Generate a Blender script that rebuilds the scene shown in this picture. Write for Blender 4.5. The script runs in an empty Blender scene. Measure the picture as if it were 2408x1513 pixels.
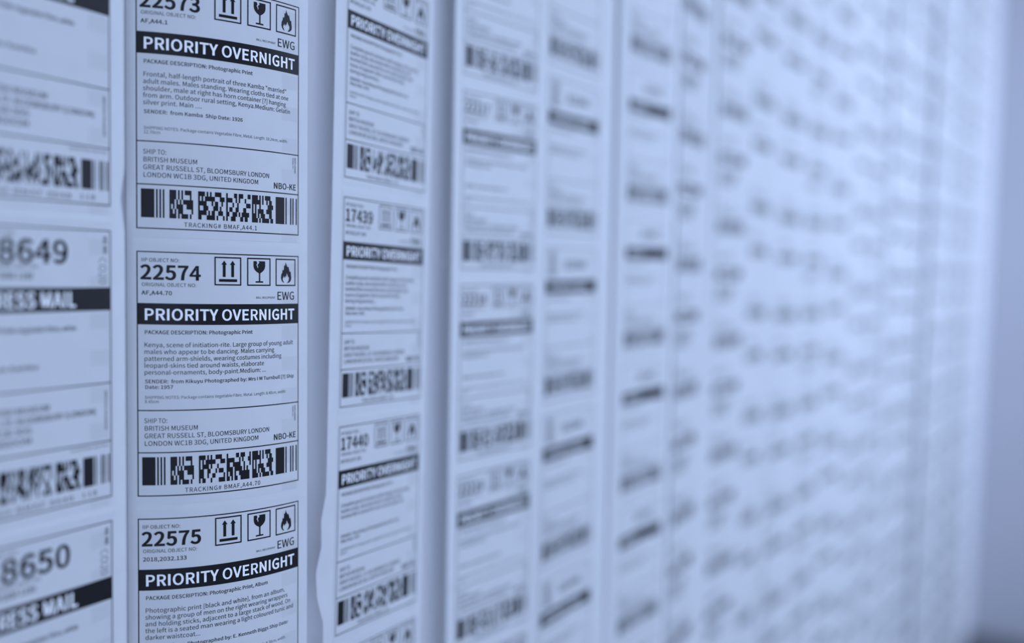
import bpy, math, random
import numpy as np
from mathutils import Matrix, Vector
from mathutils.geometry import tessellate_polygon

scene = bpy.context.scene
H = 1.36                       # height of the lens above the floor (m)
W, L = 0.10798, 0.16           # printed frame width, pitch of one label down the strip (m)

# ------------------------------------------------------------------ camera
def rotation(yaw, pitch, roll):
    ca, sa, cb, sb, cc, sc = (math.cos(yaw), math.sin(yaw), math.cos(pitch),
                              math.sin(pitch), math.cos(roll), math.sin(roll))
    r = Vector((ca, sa, 0)); f = Vector((-sa, ca, 0)); u = Vector((0, 0, 1))
    f2 = f * cb + u * sb
    u2 = u * cb - f * sb
    return r * cc + u2 * sc, u2 * cc - r * sc, f2

cam_data = bpy.data.cameras.new('camera')
cam = bpy.data.objects.new('camera', cam_data)
scene.collection.objects.link(cam)
R_, U_, F_ = rotation(-1.07521, -0.055899, 0.028487)
m = Matrix((R_, U_, -F_)).transposed().to_4x4()
m.translation = (0, 0, H)
cam.matrix_world = m
cam_data.sensor_width = 36
cam_data.sensor_fit = 'HORIZONTAL'
cam_data.lens = 2599.75 * 36 / 2408
cam_data.clip_start = 0.02
cam_data.dof.use_dof = True
cam_data.dof.focus_distance = 0.690
cam_data.dof.aperture_fstop = 1.9
cam_data.dof.aperture_blades = 0
scene.camera = cam

# ------------------------------------------------------------------ light and exposure
world = bpy.data.worlds.new('world')
scene.world = world
world.use_nodes = True
bg = world.node_tree.nodes['Background']
bg.inputs[0].default_value = (0.545, 0.685, 1.0, 1)
bg.inputs[1].default_value = 0.51

def area_light(name, loc, target, sx, sy, power, col):
    d = bpy.data.lights.new(name, 'AREA')
    d.shape = 'RECTANGLE'; d.size = sx; d.size_y = sy
    d.energy = power; d.color = col
    o = bpy.data.objects.new(name, d)
    scene.collection.objects.link(o)
    o.location = loc
    o.rotation_euler = (Vector(target) - Vector(loc)).to_track_quat('-Z', 'Y').to_euler()
    return o
area_light('ceiling_lamp', (2.9, -1.5, H + 0.55), (2.5, 0.45, H - 0.2), 1.8, 0.9, 64, (0.55, 0.69, 1.0))

gap_fill = area_light('gap_fill_light', (-1.7, -1.9, H + .35), (1.35, 0.45, H), 1.0, 1.2, 7.2, (0.545, 0.685, 1.0))  # added fill to lift the wall between strips; no window is modelled here
gap_fill.data.spread = math.radians(50)

scene.view_settings.view_transform = 'Standard'
scene.view_settings.look = 'None'
scene.view_settings.exposure = 0
scene.view_settings.gamma = 1
scene.view_settings.use_curve_mapping = False
scene.cycles.use_denoising = True
scene.cycles.max_bounces = 6

# ------------------------------------------------------------------ materials
def new_mat(name):
    mt = bpy.data.materials.new(name); mt.use_nodes = True
    nt = mt.node_tree
    for n in list(nt.nodes): nt.nodes.remove(n)
    return mt, nt

def paper_material(name, col, squares=False, transl=0.22):
    mt, nt = new_mat(name); N = nt.nodes; Lk = nt.links
    out = N.new('ShaderNodeOutputMaterial')
    noise = N.new('ShaderNodeTexNoise'); noise.inputs['Scale'].default_value = 60; noise.inputs['Detail'].default_value = 4
    tc = N.new('ShaderNodeTexCoord'); Lk.new(tc.outputs['Object'], noise.inputs['Vector'])
    mr = N.new('ShaderNodeMapRange'); mr.inputs['To Min'].default_value = 0.965; mr.inputs['To Max'].default_value = 1.03
    Lk.new(noise.outputs['Fac'], mr.inputs['Value'])
    fac = mr.outputs[0]
    if squares:                                   # faint squares printed down one side of the stock
        uv = N.new('ShaderNodeUVMap'); sep = N.new('ShaderNodeSeparateXYZ'); Lk.new(uv.outputs[0], sep.inputs[0])
        def M(op, a, b):
            n = N.new('ShaderNodeMath'); n.operation = op
            for i, q in enumerate((a, b)):
                if q is None: continue
                if isinstance(q, (int, float)): n.inputs[i].default_value = q
                else: Lk.new(q, n.inputs[i])
            return n.outputs[0]
        c1 = M('LESS_THAN', M('FRACT', M('ADD', M('MULTIPLY', sep.outputs[1], 8.0), 0.75), None), 0.45)
        c2 = M('MULTIPLY', M('GREATER_THAN', sep.outputs[0], 0.86), M('LESS_THAN', sep.outputs[0], 0.985))
        sq = M('SUBTRACT', 1.0, M('MULTIPLY', M('MULTIPLY', c1, c2), 0.055))
        fac = M('MULTIPLY', fac, sq)
    mul = N.new('ShaderNodeVectorMath'); mul.operation = 'SCALE'
    mul.inputs[0].default_value = col; Lk.new(fac, mul.inputs['Scale'])
    dif = N.new('ShaderNodeBsdfPrincipled'); dif.inputs['Roughness'].default_value = 0.55
    dif.inputs['Specular IOR Level'].default_value = 0.25
    Lk.new(mul.outputs[0], dif.inputs['Base Color'])
    tr = N.new('ShaderNodeBsdfTranslucent'); Lk.new(mul.outputs[0], tr.inputs[0])
    mx = N.new('ShaderNodeMixShader'); mx.inputs[0].default_value = transl
    Lk.new(dif.outputs[0], mx.inputs[1]); Lk.new(tr.outputs[0], mx.inputs[2]); Lk.new(mx.outputs[0], out.inputs[0])
    return mt

def plain_material(name, col, rough, spec=0.3, nscale=8, amp=0.05):
    mt, nt = new_mat(name); N = nt.nodes; Lk = nt.links
    out = N.new('ShaderNodeOutputMaterial'); b = N.new('ShaderNodeBsdfPrincipled')
    noise = N.new('ShaderNodeTexNoise'); noise.inputs['Scale'].default_value = nscale
    tc = N.new('ShaderNodeTexCoord'); Lk.new(tc.outputs['Object'], noise.inputs['Vector'])
    mr = N.new('ShaderNodeMapRange'); mr.inputs['To Min'].default_value = 1 - amp; mr.inputs['To Max'].default_value = 1 + amp
    Lk.new(noise.outputs['Fac'], mr.inputs['Value'])
    mul = N.new('ShaderNodeVectorMath'); mul.operation = 'SCALE'; mul.inputs[0].default_value = col
    Lk.new(mr.outputs[0], mul.inputs['Scale']); Lk.new(mul.outputs[0], b.inputs['Base Color'])
    b.inputs['Roughness'].default_value = rough; b.inputs['Specular IOR Level'].default_value = spec
    Lk.new(b.outputs[0], out.inputs[0])
    return mt

M_STOCK = paper_material('backing_paper', (0.86, 0.87, 0.88), transl=0.45)
M_LABEL = paper_material('label_paper', (0.86, 0.87, 0.88), squares=True, transl=0.45)
M_INK = plain_material('black_ink', (0.011, 0.011, 0.013), 0.5, 0.12, 900, 0.2)
M_KNOCK = plain_material('unprinted_white', (0.86, 0.87, 0.88), 0.55, 0.25, 60, 0.03)
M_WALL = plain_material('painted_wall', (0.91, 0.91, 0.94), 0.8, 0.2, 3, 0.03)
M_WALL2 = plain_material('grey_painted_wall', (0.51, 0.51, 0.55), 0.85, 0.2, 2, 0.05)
M_FLOOR = plain_material('dark_concrete', (0.16, 0.16, 0.17), 0.7, 0.3, 5, 0.25)

# ------------------------------------------------------------------ lettering: glyph outlines (units: cap height 513)
GLYPHS = """A426|3,0 68,0 118,157 305,157 354,0 423,0 249,513 176,513|134,208 159,287 210,461 213,461 265,287 289,208
B460|71,0 234,0 313,9 374,37 414,84 429,151 415,211 378,252 324,273 324,277 365,301 390,340 399,388 386,446 350,485 294,506 223,513 71,513|135,296 135,462 214,462 281,454 322,428 335,380 323,334 283,306 211,296|135,52 135,245 225,245 285,240 329,223 356,194 365,153 355,108 328,76 284,58 225,52
C447|264,-9 325,0 377,25 422,64 386,106 351,74 312,55 267,48 200,62 150,104 118,171 107,258 119,345 152,410 203,451 269,466 310,460 344,443 374,417 409,459 373,490 326,513 268,522 178,504 106,452 58,368 41,256 57,145 104,61 175,9
D482|71,0 202,0 304,18 379,68 425,149 440,258 425,367 379,447 303,497 199,513 71,513|135,53 135,461 193,461 273,447 329,408 363,345 374,258 363,172 329,107 273,67 193,53
E412|71,0 374,0 374,55 135,55 135,242 330,242 330,298 135,298 135,459 366,459 366,513 71,513
F387|71,0 135,0 135,230 331,230 331,285 135,285 135,459 366,459 366,513 71,513
G482|272,-9 337,-1 390,20 431,50 431,266 262,266 262,212 371,212 371,78 331,56 279,48 206,62 152,104 118,171 107,258 119,345 154,410 208,451 278,466 324,459 360,442 389,417 424,459 388,489 339,513 276,522 182,504 107,452 58,368 41,256 58,145 106,61 179,9
H510|71,0 135,0 135,242 375,242 375,0 440,0 440,513 375,513 375,298 135,298 135,513 71,513
I205|71,0 135,0 135,513 71,513
J375|166,-9 230,3 274,37 299,88 307,151 307,513 242,513 242,157 233,94 206,59 160,48 125,54 96,72 71,106 25,72 60,27 107,0
K452|71,0 135,0 135,162 223,268 377,0 450,0 264,319 425,513 352,513 137,256 135,256 135,513 71,513
L380|71,0 360,0 360,55 135,55 135,513 71,513
M569|71,0 129,0 129,284 120,436 123,436 165,319 262,52 305,52 402,319 443,436 446,436 438,284 438,0 498,0 498,513 420,513 322,239 286,132 284,132 246,239 148,513 71,513
N506|71,0 132,0 132,270 124,430 127,430 182,324 369,0 436,0 436,513 374,513 374,246 383,84 380,84 324,190 137,513 71,513
O520|260,-9 348,10 418,63 463,147 479,258 463,369 418,452 348,504 260,522 171,504 102,452 57,369 41,258 57,147 102,63 171,10|260,48 197,63 149,105 118,171 107,258 118,345 149,410 197,451 260,466 323,451 371,410 402,345 412,258 402,171 371,105 323,63
P443|71,0 135,0 135,204 220,204 297,214 357,243 395,292 409,363 395,434 356,480 296,506 217,513 71,513|135,257 135,461 209,461 268,456 310,440 336,410 345,363 336,315 312,282 270,263 211,257
Q520|260,45 197,60 149,103 118,170 107,258 118,345 149,410 197,451 260,466 323,451 371,410 402,345 412,258 402,170 371,103 323,60|417,-129 459,-126 490,-117 478,-67 454,-73 424,-75 372,-67 328,-44 298,-6 372,22 429,78 466,157 479,258 463,369 418,452 348,504 260,522 171,504 102,452 57,369 41,258 54,156 92,75 152,20 228,-7 257,-56 298,-94 351,-120
R445|135,270 135,461 221,461 275,456 314,440 338,412 346,370 338,326 314,294 275,276 221,270|352,0 425,0 295,225 342,243 379,273 402,315 410,370 397,437 360,481 303,506 231,513 71,513 71,0 135,0 135,218 228,218
S417|213,-9 285,2 340,33 375,80 387,137 373,200 335,244 282,274 209,305 169,324 137,350 123,391 135,431 168,457 219,466 264,460 302,443 336,418 370,459 328,492 277,514 219,522 155,512 103,484 70,441 57,387 74,324 114,281 162,255 235,223 279,201 310,174 321,131 309,87 272,58 214,48 161,56 113,78 72,111 34,67 84,26 144,0
T419|177,0 242,0 242,459 398,459 398,513 22,513 22,459 177,459
U505|253,-9 326,2 384,39 423,108 437,211 437,513 375,513 375,210 365,133 339,83 300,56 253,48 206,56 168,83 142,133 133,210 133,513 69,513 69,211 83,108 121,39 180,2
V403|165,0 239,0 403,513 337,513 254,235 204,66 202,66 152,235 69,513 1,513
W615|127,0 204,0 280,310 306,426 309,426 334,310 412,0 490,0 596,513 534,513 479,234 451,67 447,67 410,234 339,513 279,513 209,234 172,67 169,67 139,234 85,513 18,513
X401|12,0 81,0 154,139 195,222 198,222 242,139 319,0 390,0 239,262 380,513 312,513 243,382 207,307 204,307 163,382 93,513 22,513 162,265
Y372|153,0 218,0 218,199 373,513 305,513 239,368 188,256 185,256 134,368 68,513 -1,513 153,199
Z422|35,0 389,0 389,55 115,55 386,475 386,513 60,513 60,459 306,459 35,39
a394|152,-9 197,-2 240,18 278,46 280,46 286,0 338,0 338,234 331,298 307,347 266,379 207,390 148,382 98,363 57,340 82,296 134,324 196,337 244,323 268,288 275,241 170,223 97,194 55,153 41,99 56,40 95,4|170,43 136,49 112,68 103,103 119,146 173,178 275,198 275,92 222,55
b433|232,-9 294,5 347,45 383,109 397,196 387,276 358,337 311,376 246,390 204,383 163,364 126,337 129,405 129,557 64,557 64,0 116,0 121,39 124,39 177,4|221,45 178,53 129,84 129,284 181,323 230,336 276,326 307,298 325,253 331,195 322,132 300,85 265,55
c357|214,-9 259,-3 300,13 338,39 310,82 269,55 220,44 172,55 135,84 111,130 102,190 111,250 136,296 174,326 222,336 263,327 298,303 330,345 300,367 264,384 219,390 149,377 91,337 51,275 36,190 50,106 88,43 144,4
d434|194,-9 238,-2 277,18 310,45 312,45 317,0 370,0 370,557 305,557 305,411 309,346 276,370 242,385 202,390 139,376 87,336 51,273 37,190 48,105 80,43 129,4|208,45 164,55 131,83 110,129 103,190 112,250 135,296 170,326 213,336 259,327 305,296 305,97 274,68 242,50
e388|218,-9 288,2 343,29 321,72 276,50 225,42 176,51 137,78 111,120 99,175 356,175 359,211 348,285 319,341 271,377 207,390 143,376 89,336 51,273 36,190 51,106 89,43 147,4|99,221 119,285 157,325 208,339 259,325 291,286 303,221
f228|23,328 75,328 75,0 139,0 139,328 219,328 219,380 139,380 139,440 145,482 162,507 193,515 214,513 235,505 249,555 220,563 186,567 136,558 102,533 82,493 75,441 75,380 23,377
g395|193,-175 272,-164 333,-136 372,-94 385,-43 377,-3 352,25 310,42 253,47 178,47 138,52 117,67 111,88 118,114 136,134 163,124 192,120 247,130 291,156 320,198 331,253 323,298 300,331 378,331 378,380 246,380 222,387 192,390 137,381 92,353 61,311 50,254 57,212 75,177 99,152 99,149 80,132 64,108 57,78 67,40 92,16 92,13 61,-12 42,-41 36,-74 47,-117 79,-149 129,-168|192,164 152,175 123,206 111,254 122,302 151,333 192,343 233,333 262,302 273,254 262,206 233,175|202,-131 142,-123 105,-100 92,-64 101,-31 130,0 179,-6 245,-6 287,-10 313,-26 322,-54 307,-91 266,-120
h425|64,0 129,0 129,276 164,308 197,328 232,334 274,324 297,291 305,232 305,0 368,0 368,241 361,305 340,352 304,380 252,390 204,381 163,358 126,326 129,405 129,557 64,557
i193|64,0 129,0 129,380 64,380|97,459 119,464 134,479 139,501 134,523 119,537 97,543 75,537 60,523 55,501 60,479 75,464
j193|25,-169 73,-161 105,-136 123,-96 129,-43 129,380 65,380 65,-43 61,-83 47,-109 18,-118 -18,-111 -31,-160 -7,-167|97,459 119,464 134,479 139,501 134,523 119,537 97,543 74,537 59,523 54,501 59,479 74,464
k387|64,0 127,0 127,100 199,183 310,0 380,0 236,227 363,380 291,380 130,180 127,180 127,557 64,557
l199|132,-9 169,-4 160,46 146,44 134,50 129,71 129,557 64,557 64,76 71,30 93,1
m648|64,0 129,0 129,276 179,320 224,334 264,324 287,291 295,232 295,0 359,0 359,276 409,320 454,334 494,324 518,291 525,232 525,0 589,0 589,241 582,305 561,352 525,380 474,390 429,381 388,355 348,317 327,356 293,381 243,390 200,381 160,358 125,325 123,325 117,380 64,380
n427|64,0 129,0 129,276 164,308 197,328 232,334 274,324 297,291 305,232 305,0 368,0 368,241 361,305 340,352 304,380 252,390 204,381 162,358 125,325 123,325 117,380 64,380
o424|212,-9 279,4 335,43 374,106 388,190 374,275 335,337 279,377 212,390 145,377 89,337 51,275 36,190 51,106 89,43 145,4|212,44 167,55 133,84 110,130 102,190 110,250 133,296 167,326 212,336 257,326 292,296 315,250 323,190 315,130 292,84 257,55
p434|64,-160 129,-160 129,-32 127,35 179,2 232,-9 294,5 347,45 383,109 397,196 387,276 358,337 311,376 246,390 202,382 162,363 125,336 123,336 117,380 64,380|221,45 178,53 129,84 129,284 181,323 230,336 276,326 307,298 325,253 331,195 322,132 300,85 265,55
q434|305,-160 370,-160 370,380 319,380 312,345 311,345 278,369 242,385 202,390 139,376 87,336 51,273 37,190 48,105 80,43 129,4 194,-9 237,-2 275,17 309,44 305,-25|208,45 164,55 131,83 110,129 103,190 112,250 135,296 170,326 213,336 259,327 305,296 305,97 274,68 242,50
r272|64,0 129,0 129,244 158,296 191,324 224,333 261,326 273,382 255,388 232,390 192,380 155,353 125,311 123,311 117,380 64,380
s328|164,-9 223,0 266,24 293,60 302,104 292,149 265,181 228,202 186,219 146,235 116,256 104,285 112,313 135,333 175,340 221,331 261,307 292,347 259,368 219,384 174,390 119,382 78,359 52,324 43,282 60,229 102,195 154,172 195,155 228,133 241,100 233,70 208,49 166,41 124,46 87,62 53,86 22,43 63,16 111,-2
t264|183,-9 220,-5 254,5 242,53 220,46 198,43 163,51 145,76 139,116 139,328 243,328 243,380 139,380 139,487 86,487 79,380 19,377 19,328 76,328 76,118 81,66 99,26 133,0
u425|176,-9 223,0 264,23 301,60 303,60 308,0 361,0 361,380 298,380 298,111 263,74 231,53 195,46 154,57 131,89 123,147 123,380 59,380 59,139 66,75 87,29 124,0
v365|146,0 221,0 356,380 293,380 221,164 186,52 182,52 147,164 76,380 9,380
w562|125,0 199,0 253,204 279,314 282,314 308,205 363,0 440,0 543,380 482,380 426,160 403,55 400,55 373,160 314,380 251,380 192,160 167,55 163,55 141,160 84,380 19,380
x349|11,0 78,0 129,89 167,157 171,157 212,89 268,0 338,0 213,192 328,380 262,380 215,297 181,233 178,233 141,297 90,380 20,380 136,198
y365|71,-164 121,-154 160,-126 190,-84 213,-32 356,380 293,380 225,169 194,62 190,62 153,169 76,380 9,380 162,-1 153,-29 134,-72 105,-101 68,-111 39,-105 26,-156
z333|25,0 312,0 312,52 105,52 306,346 306,380 46,380 46,328 225,328 25,34
0389|195,-9 261,7 311,57 343,141 354,258 343,375 311,457 261,506 195,522 128,506 78,457 46,375 35,258 46,141 78,57 128,7|195,43 155,55 124,94 104,161 97,258 104,355 124,421 155,460 195,472 235,460 265,421 286,355 293,258 286,161 265,94 235,55
1389|62,0 343,0 343,53 240,53 240,513 191,513 145,492 85,477 85,436 176,436 176,53 62,53
2389|31,0 354,0 354,55 211,55 127,50 210,134 273,215 315,294 329,372 319,434 289,481 241,512 179,522 120,513 71,487 28,447 65,411 96,442 132,463 172,471 224,457 256,422 266,369 252,300 209,223 136,137 31,38
3389|184,-9 249,1 301,30 337,76 349,137 335,199 296,243 241,268 241,271 289,298 320,339 332,394 321,449 290,489 242,514 182,522 127,514 80,493 39,461 74,421 105,447 141,464 180,471 226,460 256,432 267,389 260,351 236,320 192,299 125,291 125,242 200,235 249,214 276,182 284,139 271,89 234,56 180,44 128,53 87,74 53,103 20,62 60,27 114,1
4389|238,0 298,0 298,141 367,141 367,193 298,193 298,513 228,513 14,183 14,141 238,141|238,193 81,193 197,368 239,443 242,443 238,350
5389|183,-9 246,3 300,37 337,92 352,167 339,240 306,291 257,321 197,331 155,325 120,310 133,459 326,459 326,513 77,513 60,274 95,252 135,275 180,282 236,268 273,228 286,165 278,115 255,77 220,53 177,44 124,52 83,73 51,101 19,59 59,26 113,1
6389|211,-9 268,3 315,37 347,90 359,158 348,228 320,279 275,309 216,319 175,311 135,290 99,257 111,357 140,423 181,459 232,470 277,459 313,431 349,470 317,497 277,516 229,522 157,507 97,459 55,373 39,245 52,134 88,54 143,7|101,206 136,244 172,265 205,271 257,257 288,218 298,158 286,96 255,56 211,41 167,52 134,84 112,135
7389|139,0 205,0 215,137 238,255 283,364 356,475 356,513 34,513 34,459 284,459 220,355 177,250 151,134
8389|196,-9 262,1 312,29 345,71 356,123 344,184 313,228 270,258 270,262 301,293 327,335 338,386 329,440 301,483 256,511 197,521 142,512 97,485 67,444 57,391 66,342 92,303 126,272 126,270 81,237 46,189 32,127 44,73 78,29 130,1|231,279 174,305 131,340 115,391 126,434 154,463 197,473 244,461 273,429 284,382 278,346 260,311|197,39 141,51 103,84 89,133 98,179 123,218 160,249 212,227 255,202 285,170 296,125 283,80 249,50
9389|165,-9 234,7 294,57 335,146 351,279 338,386 301,462 247,507 178,522 121,510 74,477 43,424 31,356 41,286 70,236 114,205 172,195 215,202 255,224 291,257 278,157 249,91 210,55 162,44 115,55 76,83 41,43 73,16 114,-2|290,311 255,271 218,249 183,242 132,256 101,296 91,356 103,417 134,458 179,473 222,462 256,431 279,381
,195|53,-133 107,-98 142,-49 155,13 148,54 130,79 101,88 77,83 59,67 53,43 59,19 76,4 99,-1 107,-1 98,-40 74,-72 37,-95
.195|97,-9 121,-3 137,14 144,39 137,65 121,82 97,88 74,82 57,65 51,39 57,14 74,-3
:195|97,273 121,279 137,296 144,322 137,348 121,365 97,371 74,365 57,348 51,322 57,296 74,279|97,-9 121,-3 137,14 144,39 137,65 121,82 97,88 74,82 57,65 51,39 57,14 74,-3
;195|97,273 121,279 137,296 144,322 137,348 121,365 97,371 74,365 57,348 51,322 57,296 74,279|53,-133 107,-98 142,-49 155,13 148,54 130,79 101,88 77,83 59,67 53,43 59,19 76,4 99,-1 107,-1 98,-40 74,-72 37,-95
-243|32,172 211,172 211,221 32,221
#389|71,0 112,0 132,160 235,160 216,0 258,0 277,160 350,160 350,204 283,204 298,321 366,321 366,365 303,365 321,508 279,508 261,365 156,365 174,508 133,508 115,365 43,365 43,321 110,321 95,204 28,204 28,160 90,160|137,204 151,321 256,321 241,204
[237|74,-119 213,-119 213,-83 122,-83 122,518 213,518 213,555 74,555
]237|24,-119 163,-119 163,555 24,555 24,518 115,518 115,-83 24,-83
?332|125,155 181,155 194,226 233,284 275,341 295,409 285,461 259,500 218,525 164,534 111,525 67,502 30,469 67,436 108,468 157,480 199,470 224,443 232,405 213,348 172,294 134,234|155,-9 178,-3 195,14 202,39 195,65 178,82 155,88 131,82 115,65 109,39 115,14 131,-3
(237|167,-137 207,-120 157,-14 127,99 118,218 127,335 157,449 207,555 167,573 112,465 77,347 64,218 77,88 112,-29
)237|69,-137 125,-29 160,88 172,218 160,347 125,465 69,573 29,555 80,449 110,335 120,218 110,99 80,-14 29,-120
\"332|77,338 117,338 129,468 130,540 63,540 64,468|215,338 254,338 267,468 268,540 200,540 202,468
'195|77,338 117,338 129,468 130,540 63,540 64,468
/275|8,-125 55,-125 264,556 218,556
&476|181,-9 238,-2 287,19 329,50 390,13 447,-9 464,44 418,62 368,93 421,179 458,277 398,277 368,195 326,125 256,192 196,270 252,312 294,361 312,422 300,474 265,509 211,522 163,513 125,488 102,449 93,402 102,344 127,282 77,242 40,194 25,133 37,76 69,31 118,1|287,83 240,53 189,42 137,54 101,87 88,137 96,174 120,207 153,237 214,156|172,312 154,358 148,403 156,441 178,468 211,478 239,469 255,448 260,420 248,379 216,344
 157"""
OUT = {}
for line in GLYPHS.split('\n'):
    ch = line[0]; parts = line[1:].split('|')
    OUT[ch] = (int(parts[0]), [[tuple(map(float, q.split(','))) for q in c.split(' ')] for c in parts[1:]])
_cache = {}
def area2(c): return sum(a[0] * b[1] - b[0] * a[1] for a, b in zip(c, c[1:] + c[:1]))
def glyph(ch, bold):
    key = (ch, bold)
    if key in _cache: return _cache[key]
    adv, cs = OUT[ch]
    if bold and cs:
        sgn = 1 if area2(max(cs, key=lambda c: abs(area2(c)))) > 0 else -1
        new = []
        for c in cs:
            n = len(c); o = []; bw = bold if area2(c) * sgn > 0 else bold * .5      # counters close up less
            for i in range(n):
                p0, p, p1 = c[i - 1], c[i], c[(i + 1) % n]
                d0 = Vector((p[0] - p0[0], p[1] - p0[1])).normalized(); d1 = Vector((p1[0] - p[0], p1[1] - p[1])).normalized()
                n0 = Vector((d0.y, -d0.x)); n1 = Vector((d1.y, -d1.x)); b = (n0 + n1)
                b = n0 if b.length < 1e-3 else b.normalized()
                k = 1 / max(0.72, b.dot(n0))
                o.append((p[0] + sgn * b.x * bw * k, p[1] + sgn * b.y * bw * k * 0.72))
            new.append(o)
        cs = new; adv = adv + bold * 1.5
    pts = [p for c in cs for p in c]
    # outlines are filled island by island, each with the holes that lie inside it
    tris = []; start = np.cumsum([0] + [len(c) for c in cs])
    if cs:
        sg = area2(max(cs, key=lambda c: abs(area2(c))))
        outer = [i for i, c in enumerate(cs) if area2(c) * sg > 0]
        for i in outer:
            xs = [p[0] for p in cs[i]]; ys = [p[1] for p in cs[i]]
            mine = [i] + [j for j in range(len(cs)) if j not in outer and min(xs) < cs[j][0][0] < max(xs) and min(ys) < cs[j][0][1] < max(ys)]
            idx = [start[j] + k for j in mine for k in range(len(cs[j]))]
            tris += [[idx[q] for q in t] for t in tessellate_polygon([[Vector((p[0], p[1], 0)) for p in cs[j]] for j in mine])]
    r = (adv, np.array(pts, float).reshape(-1, 2), np.array(tris, int).reshape(-1, 3))
    _cache[key] = r
    return r


class Flat:
    """flat artwork, x right and y down in label units (u of W, v of L)"""
    def __init__(self): self.v = []; self.f = []; self.n = 0
    def add(self, v, f):
        self.v.append(np.asarray(v, float)); self.f.extend([[i + self.n for i in q] for q in f]); self.n += len(v)
    def rect(self, u0, v0, u1, v1):
        nu = max(1, int(abs(u1 - u0) * 28)); nv = max(1, int(abs(v1 - v0) * 12))
        vs = [(u0 + (u1 - u0) * i / nu, v0 + (v1 - v0) * j / nv) for j in range(nv + 1) for i in range(nu + 1)]
        fs = [(j * (nu + 1) + i, j * (nu + 1) + i + 1, (j + 1) * (nu + 1) + i + 1, (j + 1) * (nu + 1) + i) for j in range(nv) for i in range(nu)]
        self.add(vs, fs)
    def ring(self, u0, v0, u1, v1, t):           # t in metres
        a, b = t / W, t / L
        self.rect(u0, v0, u1, v0 + b); self.rect(u0, v1 - b, u1, v1)
        self.rect(u0, v0 + b, u0 + a, v1 - b); self.rect(u1 - a, v0 + b, u1, v1 - b)
    def poly(self, contours):
        t = tessellate_polygon([[Vector((x * W, y * L, 0)) for x, y in c] for c in contours])
        self.add([p for c in contours for p in c], [list(q) for q in t])
    def natural(self, s, bold, track): return sum(glyph(c, bold)[0] + track for c in s) - track
    def text(self, s, u, v, cap, width=None, bold=0, track=0, hs=1.0, right=False, rot=False):
        k = cap * L / 513.0
        nat = self.natural(s, bold, track) * k
        if width: hs = width * (L if rot else W) / nat
        x = 0.0
        if right: x = -nat * hs
        for c in s:
            adv, p, t = glyph(c, bold)
            if len(p):
                X = x + p[:, 0] * k * hs; Y = p[:, 1] * k
                if rot: q = np.stack([u + Y / W, v + X / L], 1)        # reads downwards
                else: q = np.stack([u + X / W, v - Y / L], 1)
                self.add(q, t.tolist())
            x += (adv + track) * k * hs
        return hs

# ------------------------------------------------------------------ strips
# x, y, z of the centre of label 0, yaw, lean back, lean sideways, bend, bend2, left and right edge of the paper (u)
D = 0.4702
ST = [
 (0.37483, 0.00904, -0.06993, 0.04511, 0.02766, 0.00693, 0.0189, 0.0064, -0.10, 1.100),
 (0.51319, 0.00363, -0.08129, -0.39306, 0.02664, 0.00561, 0.8259, -0.2763, -0.058, 1.086),
 (0.67105, -0.0001, -0.04113, 0.04071, 0.02234, 0.03043, 0.0, 0.0031, -0.128, 1.075),
 (0.83699, -0.00431, -0.10207, -0.10848, 0.0107, -0.00238, -0.0206, -0.0046, -0.118, 1.135),
 (0.98242, -0.00362, -0.06755, -0.02799, 0.01249, -0.00628, -0.1015, 0.0327, -0.075, 1.30),
 (1.16347, -0.00977, -0.03158, -0.06729, 0.00753, -0.00968, -0.1296, 0.0234, -0.30, 1.15),
 (1.34432, 0.00323, 0.05175, 0.06374, 0.0108, -0.00162, -0.0427, 0.0167, -0.10, 1.17),
 (1.5180, 0.0030, -0.0546, -0.05756, 0.00294, -0.00865, -0.0093, -0.0036, -0.16, 1.10),
 (1.66322, 0.007, -0.01986, -0.03965, -0.004, -0.00021, 0.0125, -0.0027, -0.13, 1.10),
]
rnd = random.Random(7)
for X, z0 in [(1.825, -.0283), (1.98, -.03), (2.135, .041), (2.29, .0055), (2.44, .0055), (2.59, .035), (2.74, .035),
              (2.87, .033), (3.09, .05), (3.26, .05), (3.43, .048), (3.60, .05), (3.77, .05)]:
    ST.append((X, 0.003 - 0.045 * (X - 1.8), z0, rnd.uniform(-.06, .03) - .036, rnd.uniform(-.002, .004), rnd.uniform(-.008, -.001),
               rnd.uniform(-.1, .1), 0.0, -0.10, 1.16))
for i in range(6, len(ST) - 1):
    a, b = ST[i], ST[i + 1]
    if i == 16: continue
    room = (b[0] + (b[8] - .5) * W) - (a[0] + .5 * W)
    behind = (a[1] + a[3] * .58 * W) - (b[1] + b[3] * (b[8] - .5) * W)   # how far this strip hangs behind the next one
    room += min(behind * 2.0, .012) if behind > .006 else -.004
    ST[i] = a[:9] + (1 + min(.45, room / W),)
def wall_y(x): return D + 0.072 - 0.030 * x

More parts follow.
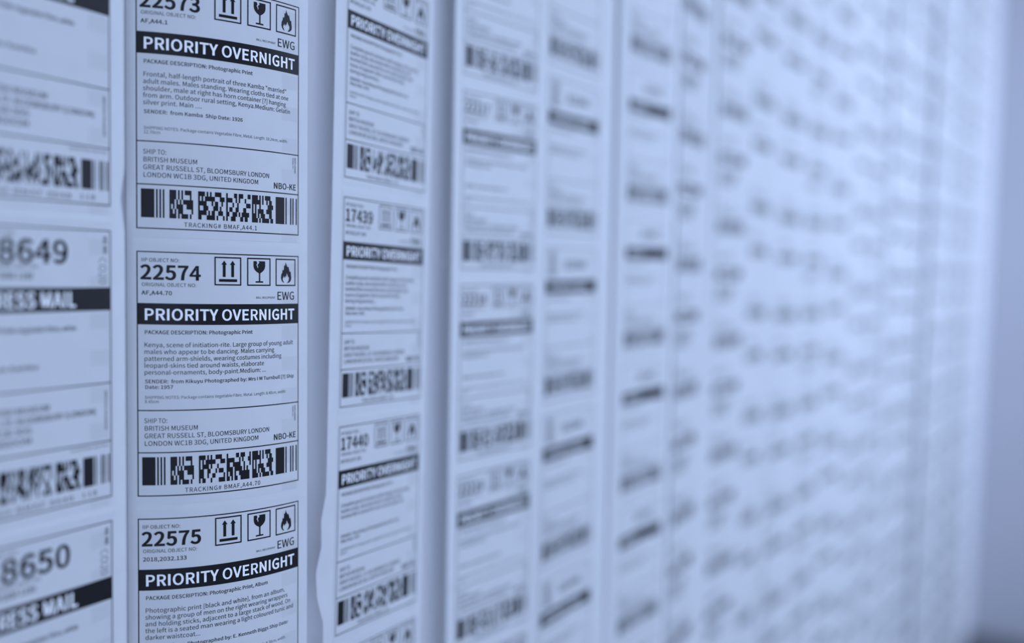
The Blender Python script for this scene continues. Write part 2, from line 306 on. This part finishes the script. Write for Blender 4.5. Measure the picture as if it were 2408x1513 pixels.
class Strip:
    def __init__(self, i):
        (self.x, self.y, self.z, self.yaw, self.ly, self.lx, self.b1, self.b2, self.ul, self.ur) = ST[i]
        self.i = i
        self.near = i < 3
        t = np.linspace(-0.12, 0.12, 961); self.t = t
        al = self.yaw + self.b1 * t * 10 + self.b2 * (t * 10) ** 2
        dt = t[1] - t[0]; mid = 480
        cx = np.concatenate([[0], np.cumsum((np.cos(al[1:]) + np.cos(al[:-1])) / 2 * dt)]); cy = np.concatenate([[0], np.cumsum((np.sin(al[1:]) + np.sin(al[:-1])) / 2 * dt)])
        self.cx = cx - cx[mid]; self.cy = cy - cy[mid]; self.al = al
        self.nz = 1 / math.sqrt(1 + self.lx ** 2 + self.ly ** 2)
    def axis(self, h):
        if self.near:
            s = 0.42
            return self.lx * s * np.tanh(h / s), self.ly * s * np.tanh(h / s), h * self.nz
        return self.lx * h * self.nz, self.ly * h * self.nz, h * self.nz
    def at(self, u, v, off=0.0, edge=True):
        """point of the paper front, relative to the centre of label 0"""
        u = np.asarray(u, float); v = np.asarray(v, float)
        t = (u - .5) * W; h = -(v - .5) * L
        al = np.interp(t, self.t, self.al)
        ax, ay, az = self.axis(h)
        x = np.interp(t, self.t, self.cx) + ax + np.sin(al) * off
        y = np.interp(t, self.t, self.cy) + ay - np.cos(al) * off
        z = az - self.lx * t
        if edge and self.i == 2:                  # crumpled left edge low on the strip
            w = np.clip((-u - .02) / .11, 0, 1)
            k = 1.0 * np.exp(-((v - 1.66) / .10) ** 2) + .5 * np.exp(-((v - 1.43) / .09) ** 2)
            x = x - .0075 * w * k; y = y + .0035 * w * k
        if edge and self.i == 0:                  # nick in the right edge
            w = np.clip((u - 1.02) / .08, 0, 1)
            k = np.exp(-((v + .09) / .05) ** 2)
            x = x - .0020 * w * k; y = y + .0015 * w * k
        return np.stack([x, y, z], -1)

def mesh_object(name, verts, faces, mat, parent=None, loc=None, uvs=None, smooth=True):
    me = bpy.data.meshes.new(name)
    me.from_pydata([tuple(p) for p in verts], [], faces)
    if uvs is not None:
        lay = me.uv_layers.new(name='UVMap')
        idx = np.empty(len(me.loops), int); me.loops.foreach_get('vertex_index', idx)
        lay.data.foreach_set('uv', np.asarray(uvs, float)[idx].ravel())
    if smooth: me.polygons.foreach_set('use_smooth', [True] * len(me.polygons))
    me.materials.append(mat)
    return link(name, me, parent, loc)

def link(name, me, parent=None, loc=None):
    o = bpy.data.objects.new(name, me)
    scene.collection.objects.link(o)
    if parent: o.parent = parent
    if loc is not None: o.location = loc
    return o

def sheet(S, u0, u1, v0, v1, nu, nv, off, thick, smooth_edge=True):
    """closed thin sheet following the strip"""
    us = np.linspace(u0, u1, nu + 1); vs = np.linspace(v0, v1, nv + 1)
    UU, VV = np.meshgrid(us, vs)
    a = S.at(UU.ravel(), VV.ravel(), off); b = S.at(UU.ravel(), VV.ravel(), off - thick)
    n = len(a); w = nu + 1
    f = []
    for j in range(nv):
        for i in range(nu):
            q = (j * w + i, (j + 1) * w + i, (j + 1) * w + i + 1, j * w + i + 1)
            f.append(q); f.append(tuple(n + k for k in reversed(q)))
    rim = [i for i in range(w)] + [j * w + nu for j in range(1, nv + 1)] + [nv * w + i for i in range(nu - 1, -1, -1)] + [j * w for j in range(nv - 1, 0, -1)]
    m = len(rim); ra = 2 * n; rb = 2 * n + m       # the rim has corners of its own, so the faces keep their shading
    for k in range(m):
        q = (k + 1) % m
        f.append((ra + k, ra + q, rb + q, rb + k))
    uv = np.stack([UU.ravel(), VV.ravel()], 1)
    return np.concatenate([a, b, a[rim], b[rim]]), f, np.concatenate([uv, uv, uv[rim], uv[rim]])

# ------------------------------------------------------------------ artwork of a label
def mod_u(mm):                                    # barcode module -> u, following the printed column pitch
    return np.interp(mm, [0, 17, 34, 51, 68, 85, 103], [.019, .168, .322, .482, .644, .812, .985])
LEFT_COL = ['41111144', '41111414', '31111163', '11114243', '21113513', '41114114']
RIGHT_COL = ['41111144', '61121123', '11121543', '11114243', '31113323', '41115122']
DATA = {'22573': (['41111243', '11116331', '53112212', '12333113', '51112232', '23511311'],
                  ['14213321', '42111314', '13121531', '11222324', '22311152', '12332123']),
        '22574': (['41111243', '11116331', '11411315', '32231132', '32122511', '11231441'],
                  ['15213311', '53111321', '22521311', '41511112', '11211272', '21112262'])}
def codewords(r):
    out = []
    for _ in range(6):
        while True:
            w = [r.choice([1, 1, 1, 2, 2, 3, 4, 5]) for _ in range(7)]
            s = 17 - sum(w)
            if 1 <= s <= 5: break
        out.append(''.join(map(str, w + [s])))
    return out
def barcode(num, v0=.769, v1=.875):
    F = Flat(); r = random.Random(int(num))
    cw2, cw3 = DATA.get(num) or (codewords(r), codewords(r))
    for st, pat in ((0, '81111113'), (85, '711311121')):
        x = st
        for k, c in enumerate(pat):
            if k % 2 == 0: F.rect(mod_u(x), v0, mod_u(x + int(c)), v1)
            x += int(c)
    for st, col in ((17, LEFT_COL), (34, cw2), (51, cw3), (68, RIGHT_COL)):
        for j, pat in enumerate(col):
            x = st; a = v0 + (v1 - v0) * j / 6; b = v0 + (v1 - v0) * (j + 1) / 6
            for k, c in enumerate(pat):
                if k % 2 == 0: F.rect(mod_u(x), a, mod_u(x + int(c)), b)
                x += int(c)
    return F

IC_V, IC_A = .0129, .10884                         # pictogram boxes (side in units of L)
def icon(u0, kind):
    F = Flat(); a = IC_A * L
    P = lambda x, y: (u0 + x * a / W, IC_V + y * IC_A)
    F.ring(u0, IC_V, u0 + a / W, IC_V + IC_A, .00080)
    if kind == 'arrows':
        for c in (.353, .668):
            F.poly([[P(c - .053, .70), P(c - .053, .27), P(c - .105, .275), P(c, .125), P(c + .105, .275), P(c + .053, .27), P(c + .053, .70)]])
        F.rect(*P(.163, .775), *P(.838, .872))
    elif kind == 'glass':
        bowl = [(.39, .115), (.415, .20), (.375, .245), (.405, .28), (.435, .37), (.455, .355), (.455, .275), (.425, .255), (.51, .165), (.475, .115), (.757, .115),
                (.76, .28), (.745, .36), (.705, .43), (.64, .49), (.56, .54), (.545, .56), (.545, .83), (.67, .835), (.67, .885), (.35, .885), (.35, .835), (.49, .83), (.49, .56), (.475, .54), (.38, .49),
                (.315, .43), (.275, .36), (.26, .28), (.263, .115)]
        F.poly([[P(*q) for q in bowl]])
    else:
        fl = [(.49, .115), (.515, .19), (.565, .275), (.60, .31), (.635, .285), (.655, .36), (.69, .475), (.745, .465), (.755, .56), (.775, .68), (.77, .77), (.715, .84), (.64, .88), (.555, .89),
              (.62, .83), (.655, .76), (.655, .69), (.61, .645), (.575, .58), (.545, .525), (.525, .58), (.52, .66), (.47, .63), (.445, .72), (.425, .68), (.375, .62), (.375, .68), (.34, .73), (.36, .81), (.425, .885),
              (.34, .855), (.285, .79), (.255, .70), (.275, .575), (.325, .50), (.33, .405), (.38, .43), (.405, .37), (.41, .24), (.45, .27), (.475, .20)]
        F.poly([[P(*q) for q in fl]])
    return F

ADDRESS = ['SHIP TO:', 'BRITISH MUSEUM', 'GREAT RUSSELL ST, BLOOMSBURY LONDON', 'LONDON WC1B 3DG, UNITED KINGDOM']
def art_priority(num, orig, title, body, sender, notes, track):
    """the 'priority overnight' label; returns {part: (Flat, material, offset)}"""
    A = {}
    F = Flat()
    F.ring(-.006, 0, 1.0, .917, .00065)
    for v in (.594, .7525): F.rect(0, v - .002, .996, v + .002)
    A['border_frame'] = (F, M_INK, 0)
    F = Flat(); F.rect(-.006, .193, .996, .2725); A['heading_bar'] = (F, M_INK, 0)
    F = Flat(); F.text('PRIORITY OVERNIGHT', .031, .2548, .0405, width=.934, bold=23); A['heading_lettering'] = (F, M_KNOCK, 1)
    F = Flat(); F.text(num, .014, .1035, .0515, width=.327, bold=27); A['object_number'] = (F, M_INK, 0)
    for u, k in ((.4127, 'arrows'), (.6117, 'glass'), (.8117, 'flame')):
        A['pictogram_' + k] = (icon(u, k), M_INK, 0)
    A['barcode'] = (barcode(num), M_INK, 0)
    F = Flat()
    F.text('EWG', .82, .1765, .0315, width=.146, bold=7); F.text('BILL RECIPIENT', .67, .1715, .0075, width=.140, bold=6)
    A['recipient_code'] = (F, M_INK, 0)
    F = Flat(); F.text('NBO-KE', .795, .736, .0225, width=.184, bold=20)
    A['routing_code'] = (F, M_INK, 0)
    F = Flat()
    F.text('IIP OBJECT NO:', .018, .0385, .0132, width=.203, bold=5)
    F.text('ORIGINAL OBJECT NO:', .020, .130, .0132, width=.292, bold=0)
    F.text(orig, .020, .1615, .0145, width=.0186 * len(orig) - .006, bold=16)
    A['number_caption'] = (F, M_INK, 0)
    F = Flat()
    hs = F.text('PACKAGE DESCRIPTION: Photographic Print', .034, .308, .0138, width=.614, bold=15)
    if title != 'Photographic Print':
        F.text(title[len('Photographic Print'):], .648, .308, .0138, hs=hs, bold=13)
    k = Flat().natural('Kenya, scene of initiation-rite. Large group of young adult', 2, 0) * .0165 * L / 513
    hs = .921 * W / k
    for j, t in enumerate(body): F.text(t, .031, .3565 + .0257 * j, .0165, hs=hs, bold=2)
    A['description_text'] = (F, M_INK, 0)
    F = Flat()
    k = Flat().natural('SENDER:  from Kikuyu Photographed by: Mrs I M Turnbull [?] Ship', 13, 0) * .013 * L / 513
    hs = .925 * W / k
    for j, t in enumerate(sender): F.text(t, .035, .4915 + .0212 * j, .013, hs=hs, bold=13)
    A['sender_text'] = (F, M_INK, 0)
    F = Flat()
    k = Flat().natural('SHIPPING NOTES: Package contains Vegetable Fibre, Metal. Length: 8.40cm, width:', 0, 0) * .0112 * L / 513
    hs = .872 * W / k
    for j, t in enumerate(notes): F.text(t, .034, .5505 + .0158 * j, .0112, hs=hs, bold=-4)
    A['shipping_notes'] = (F, M_INK, 0)
    F = Flat()
    for j, t in enumerate(ADDRESS): F.text(t, .030, .641 + .0284 * j, .0175, width=[.124, .290, .736, .659][j], bold=2)
    A['address_text'] = (F, M_INK, 0)
    F = Flat()
    F.text('PACKAGE 1 OF 1', .945, .607, .0075, width=.045, bold=4, rot=True)
    F.text('PRIORITY OVERNIGHT', .962, .605, .0085, width=.064, bold=8, rot=True)
    A['side_text'] = (F, M_INK, 0)
    F = Flat(); F.text(track, .245, .905, .0165, width=.0207 * len(track) + .02, bold=3, track=70)
    A['tracking_text'] = (F, M_INK, 0)
    return A

def art_express(num):
    A = {}
    F = Flat(); F.ring(-.006, 0, 1.0, .917, .00065)
    for v in (.522, .7225): F.rect(0, v - .002, .996, v + .002)
    A['border_frame'] = (F, M_INK, 0)
    F = Flat(); F.rect(-.006, .195, .994, .273); A['heading_bar'] = (F, M_INK, 0)
    F = Flat(); F.text('EXPRESS MAIL', .13, .2585, .048, width=.645, bold=23); A['heading_lettering'] = (F, M_KNOCK, 1)
    F = Flat(); F.text(num, .325, .1145, .0715, width=.412, bold=24); A['object_number'] = (F, M_INK, 0)
    F = Flat(); F.text('CO20', .922, .092, .0325, width=.092, bold=-14, rot=True)
    A['recipient_code'] = (F, M_INK, 0)
    F = Flat(); F.text('KE', .952, .0215, .0145, width=.026, bold=24, rot=True); F.text('NB', .952, .054, .0145, width=.026, bold=24, rot=True)
    A['routing_code'] = (F, M_INK, 0)
    F = Flat(); F.text('BRITISH MUSEUM', .955, .548, .0095, width=.135, bold=16, rot=True)
    A['side_text'] = (F, M_INK, 0)
    A['barcode'] = (barcode(str(int(num) + 3), .767, .866), M_INK, 0)
    F = Flat()
    F.text('IIP OBJECT NO:', .22, .030, .012, width=.20)
    F.text('ORIGINAL OBJECT NO:', .30, .134, .012, width=.25, bold=-4)
    F.text('AF1890 1180', .28, .166, .0175, width=.24, bold=14)
    A['number_caption'] = (F, M_INK, 0)
    F = Flat(); F.text('PACKAGE DESCRIPTION: Vegetable Fibre, white', .05, .336, .015, width=.725, bold=14)
    A['description_text'] = (F, M_INK, 0)
    F = Flat(); F.text('SENDER: from Kamba', .05, .455, .015, width=.495, bold=10)
    A['sender_text'] = (F, M_INK, 0)
    F = Flat()
    for j, (t, w) in enumerate((('SHIP TO: BRITISH MUSEUM', .58), ('GREAT RUSSELL ST, BLOOMSBURY (LONDON)', .87), ('LONDON WC1B 3DG', .475), ('UNITED KINGDOM', .475))):
        F.text(t, .03, .592 + .0325 * j, .019, width=w, bold=6)
    A['address_text'] = (F, M_INK, 0)
    F = Flat(); F.text('SHIPPING NOTES', .733, .741, .0085, width=.245, bold=-3)
    A['shipping_notes'] = (F, M_INK, 0)
    F = Flat(); F.text('TRACKING# BMAF ' + num, .03, .902, .0165, width=.72, bold=0, track=60); F.text('118', .80, .900, .0165, width=.10, bold=0, track=90)
    A['tracking_text'] = (F, M_INK, 0)
    return A

def art_side(num, dark):
    """labels with a block of lettering up the left side; dark = short heading"""
    A = {}
    F = Flat(); F.ring(-.006, 0, 1.0, .917, .0006)
    for v in (.594, .7525): F.rect(0, v - .002, .996, v + .002)
    A['border_frame'] = (F, M_INK, 0)
    F = Flat(); F.rect(-.006, .193, .996, .2725); A['heading_bar'] = (F, M_INK, 0)
    F = Flat()
    if dark: F.text('EXPRESS', .10, .2505, .030, width=.33, bold=16)
    else: F.text('EXPRESS MAIL', .09, .2505, .033, width=.76, bold=12)
    A['heading_lettering'] = (F, M_KNOCK, 1)
    F = Flat(); F.text(num, .36, .125, .055, width=.44, bold=16); A['object_number'] = (F, M_INK, 0)
    A['barcode'] = (barcode(num), M_INK, 0)
    F = Flat()
    if not dark:
        for j, t in enumerate(('BRITISH MUSEUM', 'LONDON', 'UNITED KINGDOM')): F.text(t, .07 + .05 * j, .02, .026, width=.15, bold=22, rot=True)
        A['side_text'] = (F, M_INK, 0)
    F = Flat(); F.text('PACKAGE DESCRIPTION', .05, .31, .014, width=.45, bold=6)
    for j, t in enumerate(('SENDER: from Kamba  Ship Date:', 'SHIPPING NOTES: Package contains')): F.text(t, .04, .41 + .03 * j, .016, width=[.75, .6][j], bold=10)
    A['description_text'] = (F, M_INK, 0)
    F = Flat()
    for j, t in enumerate(ADDRESS): F.text(t, .030, .641 + .0284 * j, .0175, width=[.124, .290, .736, .659][j], bold=0)
    A['address_text'] = (F, M_INK, 0)
    return A

def art_block(num, strong):
    """labels with a bold block of description below the heading bar"""
    A = {}
    F = Flat(); F.rect(.0, .193, .90, .2725); A['heading_bar'] = (F, M_INK, 0)
    F = Flat(); F.text('EXPRESS MAIL', .14, .252, .036, width=.55, bold=28); A['heading_lettering'] = (F, M_KNOCK, 1)
    A['barcode'] = (barcode(num), M_INK, 0)
    F = Flat(); F.text(num, .04, .115, .05, width=.5, bold=4); A['object_number'] = (F, M_INK, 0)
    if strong:
        F = Flat()
        for j, t in enumerate(('PACKAGE CONTAINS', 'VEGETABLE FIBRE', 'METAL, WOOD')): F.text(t, .03, .375 + .045 * j, .032, width=[.62, .58, .48][j], bold=24)
        A['description_text'] = (F, M_INK, 0)
    F = Flat()
    for j, t in enumerate(ADDRESS): F.text(t, .030, .641 + .0284 * j, .0175, width=[.124, .290, .736, .659][j], bold=0)
    A['address_text'] = (F, M_INK, 0)
    return A

FIBRE = lambda a: ['SHIPPING NOTES: Package contains Vegetable Fibre, Metal. Length: %s, width:' % a[0], a[1]]
PRIORITY = {
 '22573': ('AF,A44.1', 'Photographic Print', ['Frontal, half-length portrait of three Kamba "married"', 'adult males. Males standing. Wearing cloths tied at one', 'shoulder, male at right has horn container [?] hanging',
           'from arm. Outdoor rural setting, Kenya.Medium: Gelatin', 'silver print. Main ....'], ['SENDER:  from Kamba  Ship Date: 1926'], FIBRE(('10.24cm', '12.70cm')), 'TRACKING# BMAF,A44.1'),
 '22574': ('AF,A44.70', 'Photographic Print', ['Kenya, scene of initiation-rite. Large group of young adult', 'males who appear to be dancing. Males carrying', 'patterned arm-shields, wearing costumes including',
           'leopard-skins tied around waists, elaborate', 'personal-ornaments, body-paint.Medium: ...'], ['SENDER:  from Kikuyu Photographed by: Mrs I M Turnbull [?] Ship', 'Date: 1957'], FIBRE(('8.40cm', '8.45cm')), 'TRACKING# BMAF,A44.70'),
 '22575': ('2018,2032.133', 'Photographic Print, Album', ['Photographic print [black and white], from an album,', 'showing a group of men on the right wearing wrappers', 'and holding sticks, adjacent to a large stack of wood. On',
           'the left is a seated man wearing a light coloured tunic and', 'darker waistcoat...'], ['SENDER:  from  Photographed by: E. Kenneth Biggs Ship Date:'], FIBRE(('8.20cm', '8.45cm')), 'TRACKING# BM2018,2032.133'),
}
BODY3 = ['Complete gourd container with stopper and carrying', 'leather strap, decorated with incised lines and', 'knotted fibre around the neck and shoulder and', 'traces of pigment. Worn around the body', 'during long journeys...']
def art_for(i, k):
    """strip index, label index -> artwork"""
    if i == 0: return art_express(str(8649 + k))
    if i == 1: return art_priority(str(22574 + k), *PRIORITY[str(min(22575, max(22573, 22574 + k)))])
    if i == 2:
        body = BODY3 if k != 1 else BODY3[:3]
        return art_priority(str(17439 + k), 'AF1912,07.%d' % (180 + k), 'Photographic Print', body, ['SENDER:  from Kikuyu Photographed by: Mrs Turn', 'Ship Date: 19%d' % (26 + k)], FIBRE(('8.40cm', '8.45cm')), 'TRACKING# BMAF.%d' % (180 + k))
    if i == 3: return art_priority(str(22218 + k), 'AF,A44.%d' % (20 + k), 'Photographic Print', BODY3[:1] + BODY3[4:], ['SENDER:  from Kamba  Ship Date: 1926'], FIBRE(('8.40cm', '8.45cm')), 'TRACKING# BMAF,A44.%d' % (20 + k))

# ------------------------------------------------------------------ the setting
def quad_box(name, lo, hi, mat, shear=0.0):
    (x0, y0, z0), (x1, y1, z1) = lo, hi
    v = [(x, y + shear * x, z) for x in (x0, x1) for y in (y0, y1) for z in (z0, z1)]
    f = [(0, 1, 3, 2), (4, 6, 7, 5), (0, 4, 5, 1), (2, 3, 7, 6), (0, 2, 6, 4), (1, 5, 7, 3)]
    o = mesh_object(name, v, f, mat, smooth=False)
    o['kind'] = 'structure'
    return o
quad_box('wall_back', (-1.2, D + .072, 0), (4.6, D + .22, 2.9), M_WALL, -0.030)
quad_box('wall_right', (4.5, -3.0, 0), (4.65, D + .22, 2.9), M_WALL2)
quad_box('floor', (-3.0, -3.0, -.1), (4.65, D + .22, 0), M_FLOOR)

# ------------------------------------------------------------------ build the strips
ORD = ['first', 'second', 'third', 'fourth', 'fifth', 'sixth', 'seventh', 'eighth', 'ninth', 'tenth', 'eleventh', 'twelfth', 'thirteenth',
       'fourteenth', 'fifteenth', 'sixteenth', 'seventeenth', 'eighteenth', 'nineteenth', 'twentieth', 'twenty-first', 'twenty-second']
LABELS = {
 0: 'white label strip cut off by left photo edge, printed 8649 and EXPRESS MAIL',
 1: 'sharply focused curling white label strip printed 22573, 22574 and 22575',
 2: 'slightly blurred white label strip printed 17439 and 17440 with a crumpled left edge',
 3: 'blurred white label strip with black barcodes, just right of the 17439 strip',
 4: 'blurred white label strip with lettering up the left side of each label, fifth from left',
 5: 'blurred white label strip with thin dark bars, sixth from left, beside a dark seam',
 6: 'narrow looking blurred label strip with grey text blocks under its dark bars, seventh from left',
}
O_SHEET, O_INK, O_TOP = .00020, .00032, .00044
for i in range(len(ST)):
    S = Strip(i)
    # how much of the strip the photograph can show
    depth = (S.x * F_.x + (S.y + D) * F_.y)
    px = 2599.75 * L / depth                      # pixels per label
    top_v = .5 - ((720 / px) * L + .10 - S.z) / L
    bot_v = .5 + ((900 / px) * L + .08 + S.z) / L
    strip_top = .5 - (1.30 - S.z) / L
    strip_bot = .5 + (H - .01 + S.z) / L
    base = S.at(.5, strip_bot, 0)
    origin = Vector((S.x + base[0], S.y + D + base[1], S.z + H + base[2]))
    nv = 150 if S.near else 24
    v, f, uv = sheet(S, S.ul, S.ur, strip_top, strip_bot, 30 if S.near else 14, nv, 0, .00022)
    root = link('label_strip', None, loc=origin)
    root.empty_display_size = 0.05
    mesh_object('backing_paper', v - base, f, M_STOCK, root, uvs=uv)
    root['label'] = LABELS.get(i) or ('heavily blurred white label strip, %s from the left along the wall' % ORD[i] if i < 17 else
                     'heavily blurred white label strip, %s of those past the wide gap towards the far end' % ORD[i - 17])
    root['category'] = 'label strip'
    root['group'] = 'label strips hanging in a row along the wall'
    shared = None
    for k in range(math.floor(top_v), math.ceil(bot_v)):
        if k + .93 < top_v or k - .0 > bot_v: continue
        if i < 4:
            art = art_for(i, k); vk = k
        else:
            if shared is None:
                art = (art_side(str(31040 + i), i == 5) if i in (4, 5) else art_block(str(40200 + i), i == 6 or i % 3 == 1))
            vk = 0
        if i < 4 or shared is None:
            v, f, uv = sheet(S, -.022, 1.016, vk - .03, vk + .947, 30 if i < 4 else 12, 12 if i < 4 else 3, O_SHEET, .00012)
            v = v - base
            uv[:, 1] -= vk
            lab = mesh_object('label', v, f, M_LABEL, root, uvs=uv)
            if i < 3: lab['label'] = 'label printed ' + str([8649, 22574, 17439][i] + k)
            parts = []
            for name, (F, mat, top) in art.items():
                q = np.concatenate(F.v)
                pts = S.at(q[:, 0], q[:, 1] + vk, O_TOP if top else O_INK) - base
                nm = 'pictogram' if name.startswith('pictogram') else name
                o = mesh_object(nm, pts, F.f, mat, lab)
                if nm != name: o['label'] = {'arrows': 'this way up arrows pictogram', 'glass': 'broken glass pictogram', 'flame': 'flame pictogram'}[name[10:]]
                parts.append(o)
            if i >= 4:
                shared = (lab, parts)
                a0 = np.array(S.axis(0.0))
                lab.location = np.array(S.axis(-k * L)) - a0
        else:
            lab = shared[0].copy(); scene.collection.objects.link(lab); lab.parent = root
            lab.location = np.array(S.axis(-k * L)) - a0
            for p_ in shared[1]:
                c = p_.copy(); scene.collection.objects.link(c); c.parent = lab
